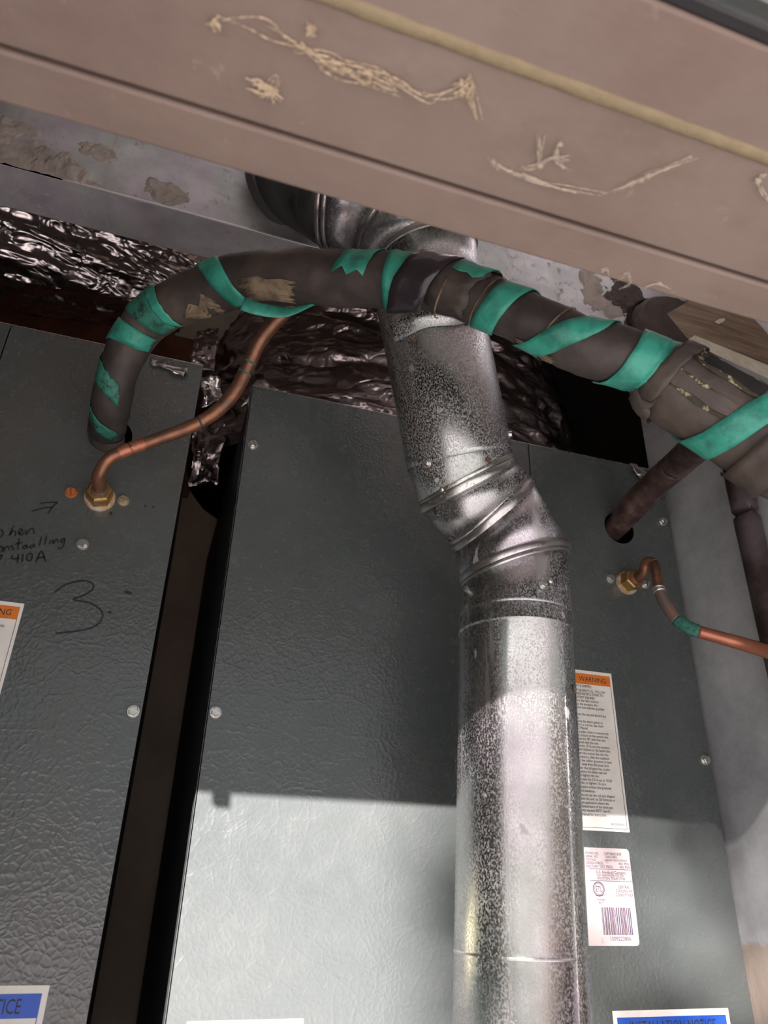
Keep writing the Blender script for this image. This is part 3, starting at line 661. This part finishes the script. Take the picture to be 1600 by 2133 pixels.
# ------------------------------------------------------------------ foil ducts
def crumple(p, amp, f, seed):
    s = Vector((seed, seed*.7, -seed)); q = p * f + s
    r = abs(mnoise.noise(q)) + .5*abs(mnoise.noise(q*2.1)) + .3*abs(mnoise.noise(q*4.3))
    return amp * (r - .4)
fd = thing('flex_duct', 'crinkled silver foil flexible duct behind the stained cabinet top', 'flex duct')
sw = Sweep([(*P(-260, 470, .84), .085), (*P(-60, 490, .84), .082), (*P(120, 530, .86), .078), (*P(280, 570, .88), .070), (*P(385, 600, .90), .062)], n=10)
def ridged(q): return (1 - abs(mnoise.noise(q))*2)*.6 + (1 - abs(mnoise.noise(q*2.1 + Vector((5, 1, 3))))*2)*.3 + .18*(1 - abs(mnoise.noise(q*4.7))*2)
rows = []
for i in range(200):
    l = sw.L[-1]*i/199; p, T, A, B, r = sw.at(l); row = []
    for j in range(110):
        a = 2*math.pi*j/110; d = A*math.cos(a) + B*math.sin(a)
        q = Vector((l*5.5 + math.sin(a)*.4, math.cos(a)*r*32, math.sin(a)*r*32 + l*3)); row.append(p + d*(r + .014*ridged(q)))
    rows.append(row)
MB().rings(rows).build('foil_jacket', 'foil', fd, smooth=True, angle=180)
pl = thing('foil_wrapped_plenum', 'round plenum wrapped in dark crinkled foil on top of the clean cabinet', 'plenum')
rows = []; zc0 = Z0 + .4775
cx0, cy0 = .288, .90
for i in range(110):
    f = i / 109; row = []; z = zc0 + .36*f; k = (1 - (f*.9)**3.4)**.5
    for j in range(300):
        a = 2*math.pi*j/300; q = Vector((cx0 + .290*k*math.cos(a), cy0 + .205*k*math.sin(a), z)); d = Vector((math.cos(a), math.sin(a), 0))
        u = Vector((math.cos(a)*2.2 + z*3, math.sin(a)*2.2, z*27 + math.cos(a)*2.0))
        q2 = q + d*(.017*ridged(u)*min(1, .15 + f*6)); q2.y = max(q2.y, D + .02); row.append(q2)
    rows.append(row)
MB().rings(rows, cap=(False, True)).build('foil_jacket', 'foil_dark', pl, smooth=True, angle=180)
def scrap(poly, Y, amp, seed, name, m, label, cat, n=14):
    """torn sheet of foil: quad outline in pixels, crumpled"""
    pts = [P(x, y, Y + (dy if dy else 0)) for x, y, dy in poly]; rows = []
    for i in range(n + 1):
        u = i/n; row = []
        for j in range(n + 1):
            v = j/n; p = pts[0]*(1-u)*(1-v) + pts[1]*u*(1-v) + pts[2]*u*v + pts[3]*(1-u)*v
            p = p + Vector((.25, -1, .25))*crumple(p, amp, 34, seed) + Vector((1, 0, 1))*.004*mnoise.noise(p*90)*(1 if min(u, v, 1-u, 1-v) == 0 else 0); row.append(p)
        rows.append(row)
    o = MB().rings(rows, cap=(False, False), close=False).build(name, m, None, smooth=True, angle=15, solid=.0004); return tag(o, label, cat)
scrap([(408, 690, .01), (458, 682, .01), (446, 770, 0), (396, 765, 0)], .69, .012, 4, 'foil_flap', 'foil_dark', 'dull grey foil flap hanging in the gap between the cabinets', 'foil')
scrap([(420, 785, .0), (462, 795, .0), (466, 832, -.01), (424, 846, 0)], .668, .016, 6, 'foil_scrap', 'foil_bright', 'small bright crumpled foil scrap on the corner of the stained cabinet', 'foil')
scrap([(536, 788, .01), (600, 815, .01), (560, 822, 0), (508, 842, 0)], .68, .014, 8, 'foil_scrap', 'foil_bright', 'torn foil tape scrap on the top corner of the clean cabinet', 'foil')
scrap([(312, 745, .0), (392, 768, .0), (388, 782, -.002), (318, 756, 0)], .652, .006, 11, 'foil_tape', 'foil_bright', 'strip of silver foil tape along the top edge of the stained cabinet', 'foil tape')
scrap([(1312, 965, .0), (1362, 985, .0), (1352, 1010, -.004), (1332, 1004, 0)], .652, .008, 13, 'foil_tape', 'foil_bright', 'grey foil tape corner behind the dark copper pipe', 'foil tape')
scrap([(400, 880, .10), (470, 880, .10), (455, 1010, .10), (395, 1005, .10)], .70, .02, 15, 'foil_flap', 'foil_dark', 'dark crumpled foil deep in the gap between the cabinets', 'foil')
# dark timber behind the stained cabinet
tag(MB().box(-.62, .0, .93, .99, Z0 + .49, Z0 + .74).build('timber_beam', 'wood_dark', bevel=.003), 'dark reddish brown timber beam behind the stained cabinet', 'beam')

# ------------------------------------------------------------------ insulated refrigerant line with green tape
hb = Vector((-.0843, D, Z0 + .3809))
line = thing('insulated_line', 'long black foam insulated refrigerant line wrapped with green tape, crossing the flue', 'pipe')
pts = [(hb.x - .002, D + .04, hb.z - .004, .0165), (hb.x - .003, D - .005, hb.z - .002, .0172), ptr(232, 845, D - .042, 40), ptr(243, 790, D - .065, 39), ptr(268, 722, D - .083, 42), ptr(310, 665, D - .105, 46),
       ptr(380, 625, .525, 51), ptr(470, 592, .497, 54), ptr(560, 578, .472, 56), ptr(650, 576, .450, 59), ptr(745, 583, .430, 57), ptr(850, 585, .408, 57), ptr(950, 604, .388, 56), ptr(1040, 640, .374, 54),
       ptr(1130, 680, .362, 55), ptr(1220, 722, .353, 60), ptr(1310, 748, .347, 60), ptr(1392, 775, .343, 60)]
IL = Sweep(pts, n=8, wob=.0017, seed=2, wfreq=48)
IL.tube(step=.0035, seg=28).build('foam_sleeve', 'foam', line, smooth=True, angle=180)
Lm = IL.near
def tp(x, y, width, shift, th0=-110, th1=110, m='green_tape', off=.0011, ragged=0, seed=1, name='tape_band', lift=0):
    o = IL.tape(Lm(x, y), width, shift, th0, th1, off, ragged, seed, lift=lift).build(name, m, line, smooth=True, solid=.0005); return o
tp(203, 862, .013, .030, -60, 75, 'green_tape_dirty', seed=2, ragged=10)
tp(222, 792, .014, .030, -40, 110, 'green_tape_dirty', seed=3, ragged=14)
tp(285, 700, .020, -.012, -70, 120, 'green_tape', seed=4, ragged=8)
tp(322, 650, .022, -.014, -80, 120, 'green_tape_dirty', seed=5, ragged=8)
tp(352, 640, .010, -.010, -60, 60, 'green_tape', seed=6, ragged=18, off=.0018)
tp(478, 592, .020, -.038, -75, 120, seed=7)
tp(742, 560, .027, .020, 2, 110, seed=8, ragged=10)
tp(842, 600, .018, .006, -110, 60, seed=9, ragged=4, m='green_tape')
tp(985, 585, .024, .010, 22, 115, seed=10, ragged=9, off=.003)
tp(1050, 642, .019, .018, -105, 110, seed=11, off=.0016)
tp(1190, 705, .020, .050, -100, 112, seed=12, off=.0016)
tp(1325, 752, .021, .022, -110, 115, seed=13, off=.0018)
tp(1362, 764, .024, .016, -110, 115, 'green_tape', seed=14, off=.0010)
tp(1378, 770, .008, .016, -110, 10, 'green_tape_dirty', seed=15, off=.0022, ragged=12)
# peeled tail of the tape by the bend
tl = [(505, 632, .470, 14), (545, 645, .468, 13), (600, 650, .464, 12), (655, 634, .458, 2)]
c = catmull([(*P(x, y, Y), h) for x, y, Y, h in tl], 8); rows = []
for i, q in enumerate(c):
    p = Vector(q[:3]); hh = q[3]*pxm(p); tw = .35 + .9*i/len(c)
    rows.append([p + Vector((.2*hh, -hh*math.cos(tw)*.4, hh)), p + Vector((0, .0006, 0)), p - Vector((.2*hh, -hh*math.cos(tw)*.4, hh))])
MB().rings(rows, cap=(False, False), close=False).build('tape_tail', 'green_tape', line, smooth=True, solid=.0005)
# torn foam, exposed tan lining and loose wraps
tp(580, 590, .050, .012, -70, -18, 'foam_tan', seed=21, ragged=14, off=.0007, name='torn_patch')
tp(430, 620, .035, .0, -75, -35, 'foam_tan', seed=22, ragged=20, off=.0006, name='torn_patch')
tp(1130, 700, .030, .0, -85, -62, 'foam_tan', seed=23, ragged=12, off=.0010, name='torn_patch')
tp(1298, 772, .007, .006, -60, -15, 'foam_tan', seed=24, ragged=12, off=.0008, name='torn_patch')
tp(888, 598, .034, .030, -120, 85, 'black_vinyl', seed=25, ragged=8, off=.0030, name='vinyl_wrap')
tp(960, 600, .034, .012, -60, 120, 'foam', seed=26, ragged=14, off=.0022, name='foam_wrap')
tp(1018, 625, .0011, .010, -100, 95, 'foam_tan', seed=27, off=.0006, name='wrap_edge')
tp(1152, 690, .0011, .014, -100, 95, 'foam_tan', seed=28, off=.0006, name='wrap_edge')
tp(940, 640, .0016, .018, -110, 0, 'foam_tan', seed=29, off=.0034, name='wrap_edge', ragged=6)
tp(245, 895, .010, 0, -180, 180, 'black_vinyl', seed=30, off=.0004, name='foam_end', ragged=3)

# thick sleeve joining both lines at the side wall
slv = thing('insulation_sleeve', 'thick split black foam sleeve with scuffed slots at the end of the taped line', 'pipe insulation')
SL = Sweep([ptr(1368, 774, .350, 66), ptr(1384, 786, .348, 80), ptr(1440, 822, .342, 86), ptr(1512, 868, .336, 89), ptr(1594, 918, .328, 93), ptr(1684, 978, .318, 98), ptr(1794, 1052, .31, 102)], n=8, wob=.0022, seed=8, wfreq=45)
SL.tube(step=.004, seg=30).build('sleeve', 'foam', slv, smooth=True, angle=180)
def st(x, y, width, shift, th0, th1, m, off, ragged=0, seed=1, name='tape_band'):
    return SL.tape(SL.near(x, y), width, shift, th0, th1, off, ragged, seed).build(name, m, slv, smooth=True, solid=.0006)
st(1556, 892, .022, .040, -120, 110, 'green_tape', .0018, seed=41)
st(1484, 850, .056, .0, 24, 62, 'foam_scuff', .0008, 4, 42, 'scuffed_slot')
st(1480, 848, .046, .0, 30, 57, 'dark_inside', .0014, 3, 47, 'slot')  # black patch over the foam, painted as the shade inside a hole
st(1452, 832, .066, .0, -22, 4, 'foam_scuff', .0007, 4, 43, 'scuffed_slot')
st(1446, 830, .058, .0, -17, 0, 'foam', .0014, 3, 48, 'slot')
st(1398, 794, .012, .006, -115, 95, 'foam', .0026, 16, 44, 'torn_collar')
st(1388, 796, .018, .0, -125, -45, 'mastic_dark', .0036, 18, 45, 'torn_collar')
st(1640, 948, .030, .02, -120, -10, 'foam', .004, 10, 46, 'foam_wrap')

# ------------------------------------------------------------------ copper lines and bare pipes
def hexnut(base, parent, r=.0125, h=.016, m='brass', m2='brass_oxide'):
    x, y, z = base; c6 = [(math.cos(math.pi/3*j + .3), math.sin(math.pi/3*j + .3)) for j in range(6)]
    def rg_(rr, yy): return [(x + rr*a, y - yy, z + rr*b4) for a, b4 in c6]
    MB().rings([rg_(r, .004), rg_(r, h), rg_(r*.86, h + .002)]).build('flare_nut', m, parent, bevel=.0006)
    c24 = [(math.cos(2*math.pi*j/24), math.sin(2*math.pi*j/24)) for j in range(24)]
    MB().rings([[(x + rr*a, y - yy, z + rr*b4) for a, b4 in c24] for rr, yy in ((r*1.12, -.001), (r*1.12, .003), (r*1.02, .0045))]).build('nut_collar', m2, parent, smooth=True)
    MB().rings([[(x + rr*a, y - yy, z + rr*b4) for a, b4 in c24] for rr, yy in ((r*.60, h), (r*.60, h + .004), (r*.52, h + .006))]).build('ferrule', 'copper_dull', parent, smooth=True)
cl = thing('copper_line', 'bent copper liquid line curving up from the stained cabinet', 'copper pipe')
bL = Vector((-.0801, D, Z0 + .3103))
hexnut(bL, cl)
rc = .0062
CL = Sweep([(bL.x, D - .004, bL.z, rc), (bL.x, D - .030, bL.z, rc), (bL.x + .0005, D - .046, bL.z + .001, rc), ptr(226, 957, .600, 13), ptr(258, 940, .598, 13.5), ptr(330, 914, .597, 13.5), ptr(400, 888, .594, 14), ptr(450, 858, .587, 14.5), ptr(490, 815, .577, 15), ptr(517, 762, .565, 15), ptr(541, 712, .551, 15), ptr(572, 672, .535, 16), ptr(602, 640, .522, 16), ptr(640, 590, .51, 16)], n=7, wob=.0002, seed=4, wfreq=120)
CL.tube(step=.003, seg=16).build('tube', 'copper', cl, smooth=True, angle=180)
for x, y, m_, wd in ((285, 930, 'copper_clean', .012), (262, 940, 'copper_clean', .010), (520, 752, 'verdigris', .0016), (512, 778, 'verdigris', .002), (415, 880, 'foam', .002)):
    CL.tape(CL.near(x, y), wd, .001, -70, 70, .0003, 14, x).build('stain', m_, cl, smooth=True)
cr = thing('copper_line', 'thin copper line looping down beside the side wall, green band midway', 'copper pipe')
bR = Vector((.5038, D, Z0 + .3092))
hexnut(bR, cr)
CR = Sweep([(bR.x, D - .004, bR.z, .0062), (bR.x, D - .030, bR.z, .0062), ptr(1347, 1172, D - .042, 11), ptr(1362, 1174, D - .050, 11), ptr(1368, 1195, D - .058, 11), ptr(1372, 1225, D - .064, 11), ptr(1386, 1258, D - .070, 12), ptr(1408, 1288, D - .077, 12.5), ptr(1440, 1310, D - .087, 13), ptr(1500, 1328, D - .10, 13.5), ptr(1560, 1345, D - .115, 14.5), ptr(1640, 1370, D - .145, 15), ptr(1740, 1400, D - .19, 16)], n=7)
la, lb_ = CR.near(1375, 1228), CR.near(1412, 1292); lc_ = CR.near(1452, 1314)
CR.tube(0, la, .002, 14).build('tube', 'copper', cr, smooth=True, angle=180)
CR.tube(la, lb_, .002, 14, .0002).build('tube', 'copper_dull', cr, smooth=True, angle=180)
CR.tube(lb_, lc_, .002, 14, .0006).build('green_band', 'verdigris', cr, smooth=True, angle=180)
CR.tube(lc_, None, .003, 14).build('tube', 'copper_clean', cr, smooth=True, angle=180)
CR.tube(la - .003, la + .003, .001, 14, .0010).build('solder_ring', 'zinc_screw', cr, smooth=True, angle=180)

sp_ = thing('suction_pipe', 'dark brown copper suction pipe rising from the round hole in the clean cabinet', 'copper pipe')
SP = Sweep([(.5035, D + .035, Z0 + .3785, .0135), (.5010, D - .006, Z0 + .384, .0138), ptr(1316, 1058, D - .035, 28), ptr(1350, 1022, D - .065, 28), ptr(1390, 985, D - .10, 29), ptr(1430, 950, D - .15, 31), ptr(1466, 915, D - .21, 34), ptr(1490, 880, D - .26, 36)], n=8, wob=.0006, seed=5, wfreq=90)
SP.tube(step=.003, seg=20).build('tube', 'dark_copper', sp_, smooth=True, angle=180)
o = thing('vertical_pipe', 'dark vertical iron pipe standing against the grey side wall', 'pipe')
vp = PX(1543, 1020, .575)
VS = Sweep([(.575, vp.y, .003, .0135), (.575, vp.y, Z0 - .1, .0135), (.575, vp.y, Z0 + .2, .0135), (.575, vp.y, Z0 + .42, .0135), (.575, vp.y - .01, Z0 + .50, .0135)], n=10, wob=.0003, seed=3)
VS.tube(step=.01, seg=20).build('tube', 'old_pipe', o, smooth=True, angle=180)
VS.tube(VS.near(1520, 965), VS.near(1520, 965) + .02, .002, 20, .0016).build('coupling', 'dark_copper', o, smooth=True)

# ------------------------------------------------------------------ offcut of timber above the sleeve
def prism(quad, depth_vec, name, m, parent):
    return MB().rings([quad, [q + depth_vec for q in quad]]).build(name, m, parent, bevel=.001)
wd = thing('timber_offcut', 'weathered timber block with pale cut edge above the foam sleeve', 'timber')
a, b_, c_, d_ = P(1432, 706, .43), P(1512, 650, .47), P(1690, 720, .47), P(1640, 800, .43)
prism([a, b_, c_, d_], Vector((0, .02, .05)), 'block', 'wood', wd)
off = Vector((0, -.0006, -.0006))
prism([a + off, P(1446, 697, .4335) + off, P(1655, 783, .4335) + off, d_ + off], Vector((0, -.004, -.010)), 'cut_edge', 'wood_cut', wd)
tag(MB().rings([[P(1500 + 11*math.cos(t), 669 - 5*math.sin(t) - 4*math.cos(t), .455) + Vector((0, s, 0)) for t in [2*math.pi*j/12 for j in range(12)]] for s in (0, .004)]).build('wood_chip', 'wood_cut', smooth=True), 'tiny pale wood chip on the timber block', 'wood chip')

# ------------------------------------------------------------------ cobwebs under the door head
def web(paths, label, m='cobweb', tufts=(), r=.0005):
    """dusty strands: many hair-thin threads wandering round each path, with clots of dust"""
    mb = MB(); rr = random.Random(len(label))
    for path in paths:
        base = [np.array(PZ(x, y, HZ - .0022)) for x, y in path]
        for k in range(7):
            sp = rr.uniform(.0006, .0022)*(r/.0005); q = []
            for i, p in enumerate(base):
                q.append((p[0] + rr.gauss(0, sp), p[1] + rr.gauss(0, sp), min(p[2] + rr.gauss(0, .0008), H - .0007), r*rr.uniform(.12, .55)))
            sw_ = Sweep(q, n=5); L_ = sw_.L[-1]; l0 = rr.uniform(0, .35)*L_; l1 = min(L_, l0 + rr.uniform(.4, 1.0)*L_)
            sw_.wob = r*.7; sw_.wfreq = 500; sw_.seed = k; sw_.tube(l0, l1, .0009, 5, mb=mb)
    for x, y, s in tufts:
        c0 = PZ(x, y, HZ - .0025)
        for k in range(22):
            st_ = c0 + Vector((rr.gauss(0, s*.00005), rr.gauss(0, s*.00005), 0))
            d = Vector((rr.gauss(0, 1), rr.gauss(0, .7), 0)).normalized()*s*rr.uniform(.15, .9)*.00017
            e = st_ + d; e.z = min(e.z + rr.uniform(-.001, .001), H - .0007); mid = (st_ + e)/2 + Vector((rr.uniform(-.0012, .0012), rr.uniform(-.0012, .0012), 0))
            Sweep([(*st_, r*.9), (*mid, r*.6), (*e, r*.15)], n=4, wob=r*.6, wfreq=500).tube(step=.0008, seg=5, mb=mb)
    return tag(mb.build('cobweb', m, smooth=True), label, 'cobweb')
web([[(430, 45), (500, 60), (560, 62), (610, 85), (660, 122), (720, 135), (780, 150), (830, 180), (890, 205), (940, 205), (975, 190)], [(640, 110), (690, 140), (760, 165), (830, 195)], [(975, 150), (980, 195), (988, 245)], [(960, 160), (972, 190)]],
    'long tan cobweb string sagging along the brown door head to a hanging tuft', tufts=[(970, 188, 30), (450, 52, 18), (770, 155, 14)], r=.0006)
web([[(515, 165), (545, 185), (575, 205)], [(580, 150), (572, 175), (556, 198)], [(540, 170), (590, 210)]], 'small tangled tan cobweb tuft on the brown door head beside the long string', tufts=[(556, 190, 42)], r=.0006)
web([[(1255, 405), (1310, 385), (1350, 365), (1400, 345), (1445, 330)], [(960, 285), (1010, 310), (1045, 345), (1120, 375), (1180, 395), (1255, 405)]], 'thin drooping cobweb thread with a bright beaded end, at the right of the door head', 'cobweb_pale', tufts=[(1335, 375, 10), (1350, 366, 8)], r=.0003)
web([[(1070, 345), (1110, 350), (1150, 330), (1185, 330)], [(1125, 270), (1124, 345)], [(1165, 290), (1160, 330), (1184, 355)], [(1075, 355), (1140, 385)]], 'faint scribble of cobweb below the yellow weatherstrip', 'cobweb_pale', tufts=[(1125, 345, 10), (1166, 300, 8)], r=.0003)
web([[(1575, 375), (1590, 400), (1610, 425)]], 'short cobweb wisp at the right edge of the door head', 'cobweb_pale', tufts=[(1582, 375, 16)], r=.0004)
web([[(1245, 570), (1262, 560), (1268, 572), (1255, 582)], [(1285, 585), (1308, 570), (1312, 590), (1290, 602)], [(1340, 600), (1370, 590), (1395, 600)]], 'looped white web threads along the lower edge of the door head', 'cobweb_pale', r=.00025)
web([[(640, 40), (648, 62), (655, 75)], [(655, 55), (640, 68)]], 'tiny tan web knot just below the yellow weatherstrip', tufts=[(648, 62, 14)], r=.0005)
